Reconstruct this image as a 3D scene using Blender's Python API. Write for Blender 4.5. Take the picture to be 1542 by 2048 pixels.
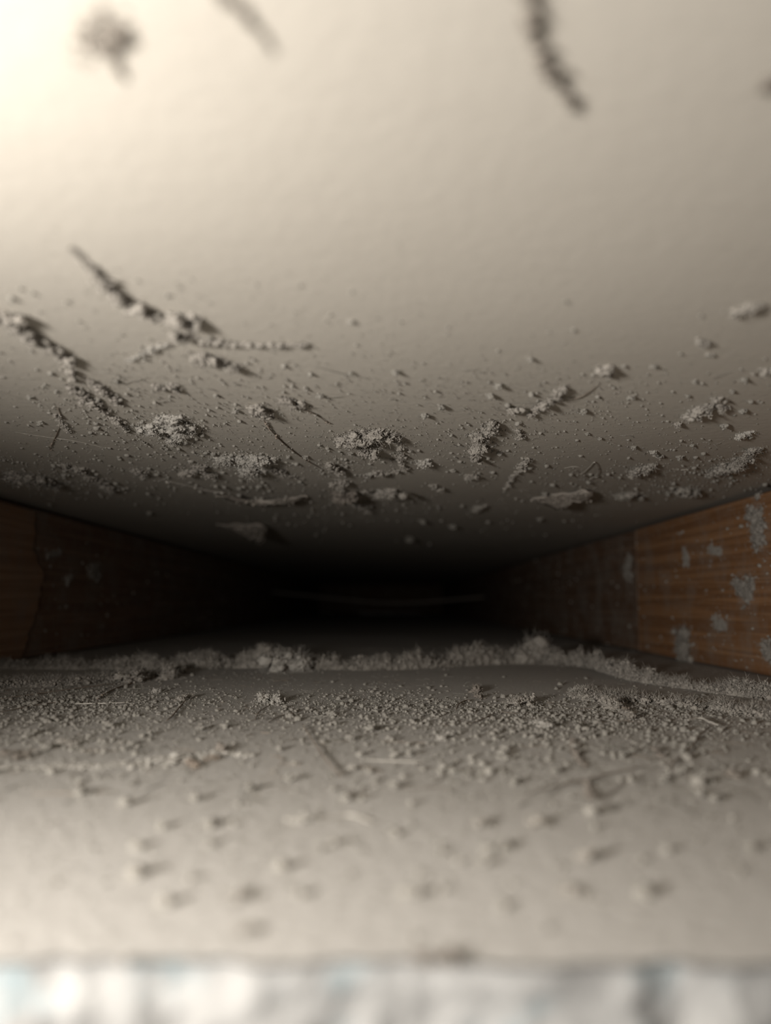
import bpy, math, random
import numpy as np
from mathutils import Vector, Matrix

for o in list(bpy.data.objects):
    bpy.data.objects.remove(o)
SC = bpy.context.scene
COL = SC.collection

# ------------------------------------------------------------------ camera
# A stud cavity 89 mm deep and 381 mm wide, seen along its length.
W, H, F = 1542.0, 2048.0, 1540.0
PITCH, ROLL = math.radians(6.70), math.radians(0.35)
cam = bpy.data.cameras.new('camera')
cam.sensor_fit = 'HORIZONTAL'
cam.sensor_width = 36.0
cam.lens = 36.0 * F / W
cam.clip_start = 0.002
cam.clip_end = 50
cam.dof.use_dof = True
cam.dof.focus_distance = 0.262
cam.dof.aperture_fstop = 10.6
camo = bpy.data.objects.new('camera', cam)
COL.objects.link(camo)
CAMROT = Matrix.Rotation(math.pi / 2 + PITCH, 3, 'X') @ Matrix.Rotation(ROLL, 3, 'Z')
camo.matrix_world = CAMROT.to_4x4()
SC.camera = camo

# ------------------------------------------------------------------ light
world = bpy.data.worlds.new('world')
world.use_nodes = True
SC.world = world
bg = world.node_tree.nodes['Background']
bg.inputs[0].default_value = (1.0, 0.965, 0.91, 1)
bg.inputs[1].default_value = 0.08


# the hand lamp held into the opening beside the camera
lamp = bpy.data.lights.new('hand_torch', 'SPOT')
lamp.energy = 3.8
lamp.color = (1.0, 0.945, 0.885)
lamp.shadow_soft_size = 0.012
lamp.spot_size = math.radians(108)
lamp.spot_blend = 1.0
lampo = bpy.data.objects.new('hand_torch', lamp)
lampo.location = (-0.105, -0.018, 0.006)
lampo.rotation_euler = (Vector((-0.010, 0.118, 0.026)) - lampo.location).to_track_quat('-Z', 'Y').to_euler()
COL.objects.link(lampo)

SC.view_settings.view_transform = 'Standard'
SC.view_settings.look = 'None'
SC.view_settings.exposure = 0.0
SC.view_settings.gamma = 1.0
SC.view_settings.use_curve_mapping = False

# ------------------------------------------------------------------ dimensions
ZC = 0.0554       # inner face of the upper panel
ZF = -0.0336      # inner face of the lower panel
XL, XR = -0.203, 0.178
YEND = 2.40
YCUT = 0.0775     # cut edge of the lower panel
YSTUD = 0.0
RNG = np.random.default_rng(7)


def ray(px, py):
    v = CAMROT @ Vector(((px - W / 2) / F, -(py - H / 2) / F, -1.0))
    return v


def on_z(px, py, z):
    v = ray(px, py)
    return v * (z / v.z)


def on_x(px, py, x):
    v = ray(px, py)
    return v * (x / v.x)


# ------------------------------------------------------------------ numpy noise
_P = np.random.default_rng(99).random(65536).astype(np.float32)


def _h(i, j, k):
    return _P[(i * 73856093 ^ j * 19349663 ^ k * 83492791) & 65535]


def vnoise(p):
    p = np.asarray(p, dtype=np.float64) + 1000.0
    i = np.floor(p).astype(np.int64)
    f = p - i
    f = f * f * (3 - 2 * f)
    a, b, c = i[:, 0], i[:, 1], i[:, 2]
    r = 0
    for dx in (0, 1):
        for dy in (0, 1):
            for dz in (0, 1):
                w = (f[:, 0] if dx else 1 - f[:, 0]) * (f[:, 1] if dy else 1 - f[:, 1]) * (f[:, 2] if dz else 1 - f[:, 2])
                r = r + w * _h(a + dx, b + dy, c + dz)
    return r * 2 - 1


def fbm(p, octaves=3):
    r, a = 0, 1.0
    p = np.asarray(p)
    for _ in range(octaves):
        r = r + a * vnoise(p)
        p = p * 2.03 + 17.3
        a *= 0.5
    return r


# ------------------------------------------------------------------ mesh helpers
def np_mesh(name, V, T, smooth=False):
    V = np.ascontiguousarray(V, dtype=np.float32)
    T = np.ascontiguousarray(T, dtype=np.int32)
    me = bpy.data.meshes.new(name)
    n = T.shape[1]
    me.vertices.add(len(V))
    me.vertices.foreach_set('co', V.ravel())
    me.loops.add(T.size)
    me.loops.foreach_set('vertex_index', T.ravel())
    me.polygons.add(len(T))
    me.polygons.foreach_set('loop_start', np.arange(0, T.size, n, dtype=np.int32))
    me.polygons.foreach_set('loop_total', np.full(len(T), n, dtype=np.int32))
    if smooth:
        me.polygons.foreach_set('use_smooth', np.ones(len(T), dtype=bool))
    me.update(calc_edges=True)
    me.validate()
    return me


class Geo:
    """Collects triangles."""

    def __init__(self):
        self.V, self.T, self.n = [], [], 0

    def add(self, V, T):
        self.V.append(np.asarray(V))
        self.T.append(np.asarray(T) + self.n)
        self.n += len(V)

    def arrays(self):
        return np.concatenate(self.V), np.concatenate(self.T)

    def build(self, name, mat, parent=None, origin=None, smooth=False):
        V, T = self.arrays()
        o0 = np.zeros(3) if origin is None else np.asarray(origin)
        me = np_mesh(name, V - o0, T, smooth)
        me.materials.append(mat)
        o = bpy.data.objects.new(name, me)
        COL.objects.link(o)
        if parent is not None:
            o.parent = parent
            o.location = Vector(o0) - parent.location
        else:
            o.location = o0
        return o


def icosphere(sub):
    t = (1 + 5 ** 0.5) / 2
    V = [(-1, t, 0), (1, t, 0), (-1, -t, 0), (1, -t, 0), (0, -1, t), (0, 1, t), (0, -1, -t), (0, 1, -t), (t, 0, -1), (t, 0, 1), (-t, 0, -1), (-t, 0, 1)]
    T = [(0, 11, 5), (0, 5, 1), (0, 1, 7), (0, 7, 10), (0, 10, 11), (1, 5, 9), (5, 11, 4), (11, 10, 2), (10, 7, 6), (7, 1, 8),
         (3, 9, 4), (3, 4, 2), (3, 2, 6), (3, 6, 8), (3, 8, 9), (4, 9, 5), (2, 4, 11), (6, 2, 10), (8, 6, 7), (9, 8, 1)]
    V = [np.array(v) / np.linalg.norm(v) for v in V]
    for _ in range(sub):
        mid, T2 = {}, []

        def m(a, b):
            k = (min(a, b), max(a, b))
            if k not in mid:
                v = V[a] + V[b]
                V.append(v / np.linalg.norm(v))
                mid[k] = len(V) - 1
            return mid[k]
        for a, b, c in T:
            x, y, z = m(a, b), m(b, c), m(c, a)
            T2 += [(a, x, z), (b, y, x), (c, z, y), (x, y, z)]
        T = T2
    return np.array(V), np.array(T)


ICO = {k: icosphere(k) for k in (0, 1, 2, 3, 4)}
OCT = (np.array([(1, 0, 0), (-1, 0, 0), (0, 1, 0), (0, -1, 0), (0, 0, 1), (0, 0, -1)], float),
       np.array([(0, 2, 4), (2, 1, 4), (1, 3, 4), (3, 0, 4), (2, 0, 5), (1, 2, 5), (3, 1, 5), (0, 3, 5)]))


def scatter(geo, centers, sizes, rng, template='ico', stretch=1.6):
    """Many irregular grains at once."""
    V0, T0 = ICO[0] if template == 'ico' else OCT
    n, m = len(centers), len(V0)
    if n == 0:
        return
    J = V0[None] * (1 + 0.55 * (rng.random((n, m, 1)) - 0.5))
    S = sizes[:, None] * (1 + (stretch - 1) * rng.random((n, 3)))
    J = J * S[:, None, :]
    # random rotation
    q = rng.normal(size=(n, 4))
    q /= np.linalg.norm(q, axis=1, keepdims=True)
    w, x, y, z = q.T
    R = np.stack([np.stack([1 - 2 * (y * y + z * z), 2 * (x * y - z * w), 2 * (x * z + y * w)], -1),
                  np.stack([2 * (x * y + z * w), 1 - 2 * (x * x + z * z), 2 * (y * z - x * w)], -1),
                  np.stack([2 * (x * z - y * w), 2 * (y * z + x * w), 1 - 2 * (x * x + y * y)], -1)], 1)
    J = np.einsum('nij,nmj->nmi', R, J) + centers[:, None, :]
    T = (T0[None] + (np.arange(n) * m)[:, None, None]).reshape(-1, 3)
    geo.add(J.reshape(-1, 3), T)


def tube(geo, pts, r, sides=4, taper=0.5):
    """A thin closed strand along pts."""
    pts = np.asarray(pts, float)
    n = len(pts)
    tan = np.gradient(pts, axis=0)
    tan /= np.linalg.norm(tan, axis=1, keepdims=True) + 1e-12
    up = np.array([0.31, 0.22, 0.92])
    a = np.cross(tan, up)
    a /= np.linalg.norm(a, axis=1, keepdims=True) + 1e-12
    b = np.cross(tan, a)
    rr = r * (1 - (1 - taper) * np.abs(np.linspace(-1, 1, n)) ** 2)
    V = []
    for s in range(sides):
        t = 2 * math.pi * s / sides
        V.append(pts + (a * math.cos(t) + b * math.sin(t)) * rr[:, None])
    V = np.stack(V, 1).reshape(-1, 3)
    T = []
    for i in range(n - 1):
        for s in range(sides):
            p, q = i * sides + s, i * sides + (s + 1) % sides
            T += [(p, q, p + sides), (q, q + sides, p + sides)]
    for s in range(1, sides - 1):
        T += [(0, s + 1, s), ((n - 1) * sides, (n - 1) * sides + s, (n - 1) * sides + s + 1)]
    geo.add(V, np.array(T))


def smooth_path(pts, per=8):
    """Catmull-Rom through pts."""
    P = [np.asarray(p, float) for p in pts]
    P = [2 * P[0] - P[1]] + P + [2 * P[-1] - P[-2]]
    out = []
    for i in range(1, len(P) - 2):
        for t in np.linspace(0, 1, per, endpoint=False):
            a, b, c, d = P[i - 1], P[i], P[i + 1], P[i + 2]
            out.append(0.5 * (2 * b + (c - a) * t + (2 * a - 5 * b + 4 * c - d) * t * t + (3 * b - a - 3 * c + d) * t ** 3))
    out.append(P[-2])
    return np.array(out)


def fibres(geo, roots, length, r, rng, normal, curl=0.9, seg=6):
    """Short curled fibres standing off a lint surface."""
    for p in roots:
        L = length * (0.4 + 1.1 * rng.random())
        d = rng.normal(size=3)
        d = d / np.linalg.norm(d) + 0.55 * normal
        d /= np.linalg.norm(d)
        c = rng.normal(size=3) * curl
        pts = [np.array(p)]
        for k in range(seg):
            d = d + c / seg + rng.normal(size=3) * 0.12
            d /= np.linalg.norm(d)
            pts.append(pts[-1] + d * L / seg)
        tube(geo, pts, r, 3, 0.4)


# ------------------------------------------------------------------ materials
def new_mat(name):
    m = bpy.data.materials.new(name)
    m.use_nodes = True
    nt = m.node_tree
    b = nt.nodes['Principled BSDF']
    b.inputs['Roughness'].default_value = 0.92
    b.inputs['Specular IOR Level'].default_value = 0.12
    return m, nt, b


def N(nt, t, **kw):
    n = nt.nodes.new(t)
    for k, v in kw.items():
        setattr(n, k, v)
    return n


def noise(nt, vec, scale, detail=4, rough=0.55, sc=(1, 1, 1), distort=0.0):
    mp = N(nt, 'ShaderNodeMapping')
    mp.inputs['Scale'].default_value = sc
    nt.links.new(vec, mp.inputs['Vector'])
    n = N(nt, 'ShaderNodeTexNoise')
    n.inputs['Scale'].default_value = scale
    n.inputs['Detail'].default_value = detail
    n.inputs['Roughness'].default_value = rough
    n.inputs['Distortion'].default_value = distort
    nt.links.new(mp.outputs[0], n.inputs['Vector'])
    return n.outputs['Fac']


def ramp(nt, fac, stops):
    r = N(nt, 'ShaderNodeValToRGB')
    e = r.color_ramp.elements
    while len(e) < len(stops):
        e.new(0.5)
    for el, (p, c) in zip(e, stops):
        el.position = p
        el.color = (*c, 1) if len(c) == 3 else c
    nt.links.new(fac, r.inputs[0])
    return r.outputs[0]


def mix(nt, fac, a, b, mode='MIX'):
    n = N(nt, 'ShaderNodeMix', data_type='RGBA', blend_type=mode)
    for s, v in ((0, fac), (6, a), (7, b)):
        if isinstance(v, (int, float)):
            n.inputs[s].default_value = v
        elif isinstance(v, tuple):
            n.inputs[s].default_value = (*v, 1)
        else:
            nt.links.new(v, n.inputs[s])
    return n.outputs[2]


def math_node(nt, op, a, b):
    n = N(nt, 'ShaderNodeMath', operation=op)
    for s, v in ((0, a), (1, b)):
        if isinstance(v, (int, float)):
            n.inputs[s].default_value = v
        else:
            nt.links.new(v, n.inputs[s])
    return n.outputs[0]


def bump(nt, height, strength, dist, prev=None):
    n = N(nt, 'ShaderNodeBump')
    n.inputs['Strength'].default_value = strength
    n.inputs['Distance'].default_value = dist
    nt.links.new(height, n.inputs['Height'])
    if prev is not None:
        nt.links.new(prev, n.inputs['Normal'])
    return n.outputs[0]


def gpos(nt):
    return N(nt, 'ShaderNodeNewGeometry').outputs['Position']


def paper(name, c0, c1, grit):
    """Dusty grey-cream paper facing of gypsum board."""
    m, nt, b = new_mat(name)
    p = gpos(nt)
    big = noise(nt, p, 14, 5, 0.6)
    streak = noise(nt, p, 60, 4, 0.6, (0.35, 4.0, 1))
    fine = noise(nt, p, 1500, 3, 0.7)
    c = mix(nt, big, c0, c1)
    c = mix(nt, math_node(nt, 'MULTIPLY', streak, 0.16), c, tuple(x * 0.72 for x in c0))
    nt.links.new(c, b.inputs['Base Color'])
    g = noise(nt, p, 420, 3, 0.6)
    n1 = bump(nt, streak, 0.08, 0.0005)
    n2 = bump(nt, g, grit, 0.0007, n1)
    n3 = bump(nt, fine, grit * 0.8, 0.0003, n2)
    nt.links.new(n3, b.inputs['Normal'])
    return m


def lint(name, c0, c1):
    m, nt, b = new_mat(name)
    p = gpos(nt)
    n = noise(nt, p, 350, 4, 0.65)
    f = noise(nt, p, 2600, 2, 0.6)
    c = mix(nt, n, c0, c1)
    nt.links.new(c, b.inputs['Base Color'])
    nt.links.new(bump(nt, f, 0.7, 0.0004), b.inputs['Normal'])
    b.inputs['Roughness'].default_value = 1.0
    b.inputs['Specular IOR Level'].default_value = 0.0
    return m


def wood(name, c0, c1, c2, dust, seed):
    m, nt, b = new_mat(name)
    p = gpos(nt)
    add = N(nt, 'ShaderNodeVectorMath', operation='ADD')
    add.inputs[1].default_value = (seed, seed * 2.1, seed * 0.7)
    nt.links.new(p, add.inputs[0])
    p2 = add.outputs[0]
    wob = noise(nt, p2, 9, 3, 0.5, (1, 0.5, 3))
    ring = N(nt, 'ShaderNodeTexWave', wave_type='BANDS', bands_direction='Z', wave_profile='SAW')
    ring.inputs['Scale'].default_value = 30
    ring.inputs['Distortion'].default_value = 9.0
    ring.inputs['Detail'].default_value = 3
    ring.inputs['Detail Scale'].default_value = 1.2
    mp = N(nt, 'ShaderNodeMapping')
    mp.inputs['Scale'].default_value = (1, 0.07, 1)
    nt.links.new(p2, mp.inputs['Vector'])
    nt.links.new(mp.outputs[0], ring.inputs['Vector'])
    grain = noise(nt, p2, 110, 5, 0.75, (1, 0.05, 6))
    lines = noise(nt, p2, 60, 4, 0.6, (1, 0.035, 2.6), 0.4)
    base = ramp(nt, ring.outputs['Fac'], [(0.0, c0), (0.62, c1), (0.93, tuple(0.5 * (a + b) for a, b in zip(c1, c2))), (1.0, c0)])
    base = mix(nt, ramp(nt, lines, [(0.44, (0, 0, 0)), (0.53, (0.95, 0.95, 0.95)), (0.60, (0, 0, 0))]), base, c2)
    base = mix(nt, math_node(nt, 'MULTIPLY', grain, 0.45), base, c2)
    base = mix(nt, math_node(nt, 'MULTIPLY', wob, 0.3), base, c1)
    # lint lying on the face in patches
    pm = noise(nt, p2, 38, 6, 0.72)
    msk = ramp(nt, pm, [(0.52 - dust * 0.12, (0, 0, 0)), (0.66, (0.75, 0.75, 0.75))])
    sp = ramp(nt, noise(nt, p2, 260, 3, 0.6), [(0.56, (0, 0, 0)), (0.72, (0.6, 0.6, 0.6))])
    k = math_node(nt, 'MAXIMUM', msk, sp)
    c = mix(nt, math_node(nt, 'MULTIPLY', k, dust), base, (0.25, 0.235, 0.21))
    nt.links.new(c, b.inputs['Base Color'])
    n1 = bump(nt, grain, 0.35, 0.0008)
    n2 = bump(nt, pm, 0.5 * dust, 0.001, n1)
    nt.links.new(bump(nt, ring.outputs['Fac'], 0.12, 0.0004, n2), b.inputs['Normal'])
    b.inputs['Roughness'].default_value = 0.75
    return m


M = {}
M['paper_up'] = paper('cream_gypsum_paper', (0.50, 0.470, 0.415), (0.445, 0.415, 0.364), 0.16)
M['paper_low'] = paper('grey_gypsum_paper', (0.45, 0.435, 0.41), (0.385, 0.37, 0.345), 0.42)
M['lint'] = lint('grey_lint', (0.20, 0.184, 0.163), (0.35, 0.326, 0.29))
M['lint_dark'] = lint('brown_grey_lint', (0.14, 0.122, 0.105), (0.25, 0.225, 0.195))
M['lint_pale'] = lint('pale_lint', (0.28, 0.266, 0.24), (0.42, 0.398, 0.36))
M['grit'] = lint('dust_grit', (0.16, 0.151, 0.134), (0.30, 0.284, 0.253))
M['fibre'] = lint('dark_fibre', (0.16, 0.13, 0.105), (0.28, 0.24, 0.20))
M['fibre_pale'] = lint('pale_fibre', (0.40, 0.38, 0.34), (0.52, 0.49, 0.44))
M['flake'] = paper('torn_paper_flake', (0.36, 0.325, 0.285), (0.29, 0.26, 0.225), 0.5)
M['wood_r'] = wood('orange_pine', (0.335, 0.185, 0.092), (0.27, 0.142, 0.068), (0.14, 0.068, 0.032), 0.5, 3.0)
M['wood_rf'] = wood('dusty_pine', (0.20, 0.125, 0.08), (0.165, 0.10, 0.063), (0.10, 0.058, 0.035), 0.7, 5.0)
M['wood_l'] = wood('brown_pine', (0.27, 0.18, 0.125), (0.23, 0.15, 0.102), (0.15, 0.094, 0.064), 0.7, 11.0)
M['wood_ln'] = wood('tan_pine', (0.40, 0.265, 0.175), (0.33, 0.213, 0.137), (0.23, 0.14, 0.088), 0.5, 8.0)


def gypsum():
    m, nt, b = new_mat('cut_gypsum')
    p = gpos(nt)
    n = noise(nt, p, 110, 3, 0.55)
    c = ramp(nt, n, [(0.30, (0.17, 0.166, 0.16)), (0.45, (0.26, 0.257, 0.247)), (0.56, (0.285, 0.282, 0.272)), (0.66, (0.205, 0.245, 0.255))])
    nt.links.new(c, b.inputs['Base Color'])
    nt.links.new(bump(nt, noise(nt, p, 700, 4, 0.7), 0.6, 0.0008), b.inputs['Normal'])
    return m


M['gypsum'] = gypsum()


# ------------------------------------------------------------------ setting
def tag(o, label=None, cat=None, group=None, kind=None):
    if label:
        o['label'] = label
    if cat:
        o['category'] = cat
    if group:
        o['group'] = group
    if kind:
        o['kind'] = kind
    return o


def box_geo(x0, x1, y0, y1, z0, z1):
    V = np.array([(x, y, z) for x in (x0, x1) for y in (y0, y1) for z in (z0, z1)], float)
    T = np.array([(0, 1, 3), (0, 3, 2), (4, 6, 7), (4, 7, 5), (0, 4, 5), (0, 5, 1), (2, 3, 7), (2, 7, 6), (0, 2, 6), (0, 6, 4), (1, 5, 7), (1, 7, 3)])
    g = Geo()
    g.add(V, T)
    return g


def grid(geo, P, flip=False):
    """P is an (n, m, 3) array of points."""
    n, m = P.shape[:2]
    idx = np.arange(n * m).reshape(n, m)
    a, b, c, d = idx[:-1, :-1].ravel(), idx[1:, :-1].ravel(), idx[1:, 1:].ravel(), idx[:-1, 1:].ravel()
    T = np.concatenate([np.stack([a, b, c], 1), np.stack([a, c, d], 1)])
    if flip:
        T = T[:, ::-1]
    geo.add(P.reshape(-1, 3), T)


XO0, XO1 = XL - 0.038, XR + 0.038
TH = 0.0127


def panel_face(y0, y1, z, amp, ny, nx, edge_amp=0.0):
    xs = np.linspace(XO0, XO1, nx)
    t = np.linspace(0, 1, ny)
    ys = y0 + (y1 - y0) * t ** 1.6
    X, Y = np.meshgrid(xs, ys, indexing='ij')
    q = np.stack([X.ravel() * 9, Y.ravel() * 9, np.full(X.size, 3.1 + z * 40)], 1)
    Z = z + amp * fbm(q, 3).reshape(X.shape)
    if edge_amp:
        e = fbm(np.stack([xs * 260, xs * 0 + 4.4, xs * 0], 1), 4) * edge_amp
        Y = Y + e[:, None] * np.exp(-(t * 40) ** 2)[None]
    return np.stack([X, Y, Z], -1)


# upper panel: one board, its dusty paper towards the cavity
g = Geo()
up = panel_face(-0.10, YEND + 0.04, ZC, 0.0005, 90, 60)
grid(g, up, flip=True)
ceil_o = g.build('ceiling', M['paper_up'], smooth=True)
tag(ceil_o, kind='structure')
box_geo(XO0, XO1, -0.10, YEND + 0.04, ZC + 0.0009, ZC + TH).build('gypsum_core', M['gypsum'], ceil_o)

# lower panel: board cut off across the opening, the white core crumbling
g = Geo()
lo = panel_face(YCUT, YEND + 0.04, ZF, 0.0005, 220, 420, 0.0011)
grid(g, lo)
floor_o = g.build('floor', M['paper_low'], smooth=True)
tag(floor_o, kind='structure')
g = Geo()
nz = 22
edge = np.zeros((lo.shape[0], nz, 3))
for k in range(nz):
    s = k / (nz - 1)
    edge[:, k, 0] = lo[:, 0, 0]
    edge[:, k, 2] = lo[:, 0, 2] - 0.00025 - s * TH
    q = np.stack([lo[:, 0, 0] * 210, np.full(lo.shape[0], s * 2.6), np.full(lo.shape[0], 7.7)], 1)
    edge[:, k, 1] = lo[:, 0, 1] + (0.0006 if k else 0.0) + 0.0010 * np.minimum(1, s * 4) * fbm(q, 4)
grid(g, edge, flip=True)
core = g.build('gypsum_core', M['gypsum'], floor_o)
g = box_geo(XO0, XO1, YCUT + 0.006, YEND + 0.04, ZF - TH, ZF - 0.0012)
g.build('gypsum_backing', M['gypsum'], floor_o)


def stud_profile(x0, x1, y0, y1, z0, z1, r, ny, seed, inner):
    """A stud with eased long edges; grid around the section, capped ends."""
    sec = []
    for cx, cz, a0 in ((x1 - r, z1 - r, 0), (x0 + r, z1 - r, 90), (x0 + r, z0 + r, 180), (x1 - r, z0 + r, 270)):
        for k in range(5):
            a = math.radians(a0 + 22.5 * k)
            sec.append((cx + r * math.cos(a), cz + r * math.sin(a)))
    # extra points along the two long faces
    out = []
    for i, p in enumerate(sec):
        out.append(p)
        q = sec[(i + 1) % len(sec)]
        if abs(p[1] - q[1]) > r * 2:
            for k in range(1, 14):
                t = k / 14
                out.append((p[0] + (q[0] - p[0]) * t, p[1] + (q[1] - p[1]) * t))
    sec = np.array(out)
    ys = np.linspace(y0, y1, ny)
    P = np.zeros((ny, len(sec) + 1, 3))
    closed = np.vstack([sec, sec[:1]])
    for i, y in enumerate(ys):
        q = np.stack([np.full(len(closed), seed), np.full(len(closed), y * 6), closed[:, 1] * 120], 1)
        d = 0.00035 * fbm(q, 3)
        P[i, :, 0] = closed[:, 0] + d
        P[i, :, 1] = y
        P[i, :, 2] = closed[:, 1]
    g = Geo()
    grid(g, P, flip=True)
    for i, fl in ((0, False), (ny - 1, True)):
        c = P[i, :-1].mean(0)
        m = len(sec)
        V = np.vstack([P[i, :-1], c])
        T = np.array([(m, k, (k + 1) % m) for k in range(m)])
        g.add(V, T[:, ::-1] if fl else T)
    return g


LIFT = 0.0006
GAP = 0.0025
# stud under the window side: one length
g = stud_profile(XL - 0.038, XL, YSTUD, YEND, ZF + LIFT, ZC - GAP, 0.0018, 60, 2.2, 1)
wl = g.build('wall_left', M['wood_l'])
tag(wl, kind='structure')

# the raised skin of wood at the near end of that stud, with a ragged far edge
ep = [(62, 1098), (70, 1120), (84, 1145), (80, 1165), (74, 1195), (68, 1225), (58, 1250), (46, 1290), (36, 1330)]
ep = np.array([on_x(px, py, XL) for px, py in ep])
ez = np.linspace(ZC - 0.005, ZF + 0.0015, 40)
ey = np.interp(-ez, -ep[:, 2], ep[:, 1]) + 0.0020 * fbm(np.stack([ez * 500, ez * 0, ez * 0], 1), 3)
g = Geo()
sk = 0.0013
yy = np.linspace(0, 1, 30)
Pf = np.zeros((30, 40, 3))
for i, t in enumerate(yy):
    Pf[i, :, 1] = 0.12 + (ey - 0.12) * t
    Pf[i, :, 2] = ez
    Pf[i, :, 0] = XL + sk * (0.8 + 0.2 * t)
grid(g, Pf)
side = np.stack([Pf[-1], Pf[-1] * [1, 1, 1] + np.array([-sk - 0.0008, 0, 0])])
grid(g, side)
g.build('wood_skin', M['wood_ln'], wl)

# stud on the far side of the light: two lengths meeting in a butt joint
jy = on_x(1271, 1080, XR).y
wr = stud_profile(XR, XR + 0.038, YSTUD, jy - 0.0022, ZF + LIFT, ZC - GAP, 0.0018, 50, 5.5, 0).build('wall_right', M['wood_r'])
tag(wr, kind='structure')
stud_profile(XR + 0.0006, XR + 0.038, jy + 0.0022, YEND, ZF + LIFT, ZC - GAP, 0.0018, 50, 8.5, 0).build('stud_length', M['wood_rf'], wr)

# added strips blocking light through the gap above each stud, set back
box_geo(XL - 0.036, XL - 0.012, YSTUD, YEND, ZC - GAP - 0.0005, ZC + 0.0005).build('added_gap_blocker', M['wood_rf'], wl)
box_geo(XR + 0.012, XR + 0.036, YSTUD, YEND, ZC - GAP - 0.0005, ZC + 0.0005).build('added_gap_blocker', M['wood_rf'], wr)

wb = box_geo(XO0, XO1, YEND, YEND + 0.038, ZF + LIFT, ZC - LIFT).build('wall_back', M['wood_rf'])
tag(wb, kind='structure')


# ------------------------------------------------------------------ dust builders
NORM = {'up': np.array([0, 0, -1.0]), 'low': np.array([0, 0, 1.0]), 'right': np.array([-1.0, 0, 0]), 'left': np.array([1.0, 0, 0])}


def surf(side, px, py, off=0.0):
    if side == 'up':
        return np.array(on_z(px, py, ZC - off))
    if side == 'low':
        return np.array(on_z(px, py, ZF + off))
    if side == 'right':
        return np.array(on_x(px, py, XR - off))
    return np.array(on_x(px, py, XL + off))


def axes_for(side, r, flat, deep):
    if side in ('up', 'low'):
        return np.array([r, r * deep, r * flat])
    return np.array([r * flat, r * deep, r])


def lump(geo, c, ax, seed, sub=3, rough=0.55):
    V0, T0 = ICO[sub]
    a = fbm(V0 * 1.9 + seed * 3.7, 3)
    b = fbm(V0 * 7.5 + seed * 1.3, 3)
    V = V0 * (1 + rough * a + rough * 0.42 * b)[:, None] * ax + c
    geo.add(V, T0)
    return V


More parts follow.
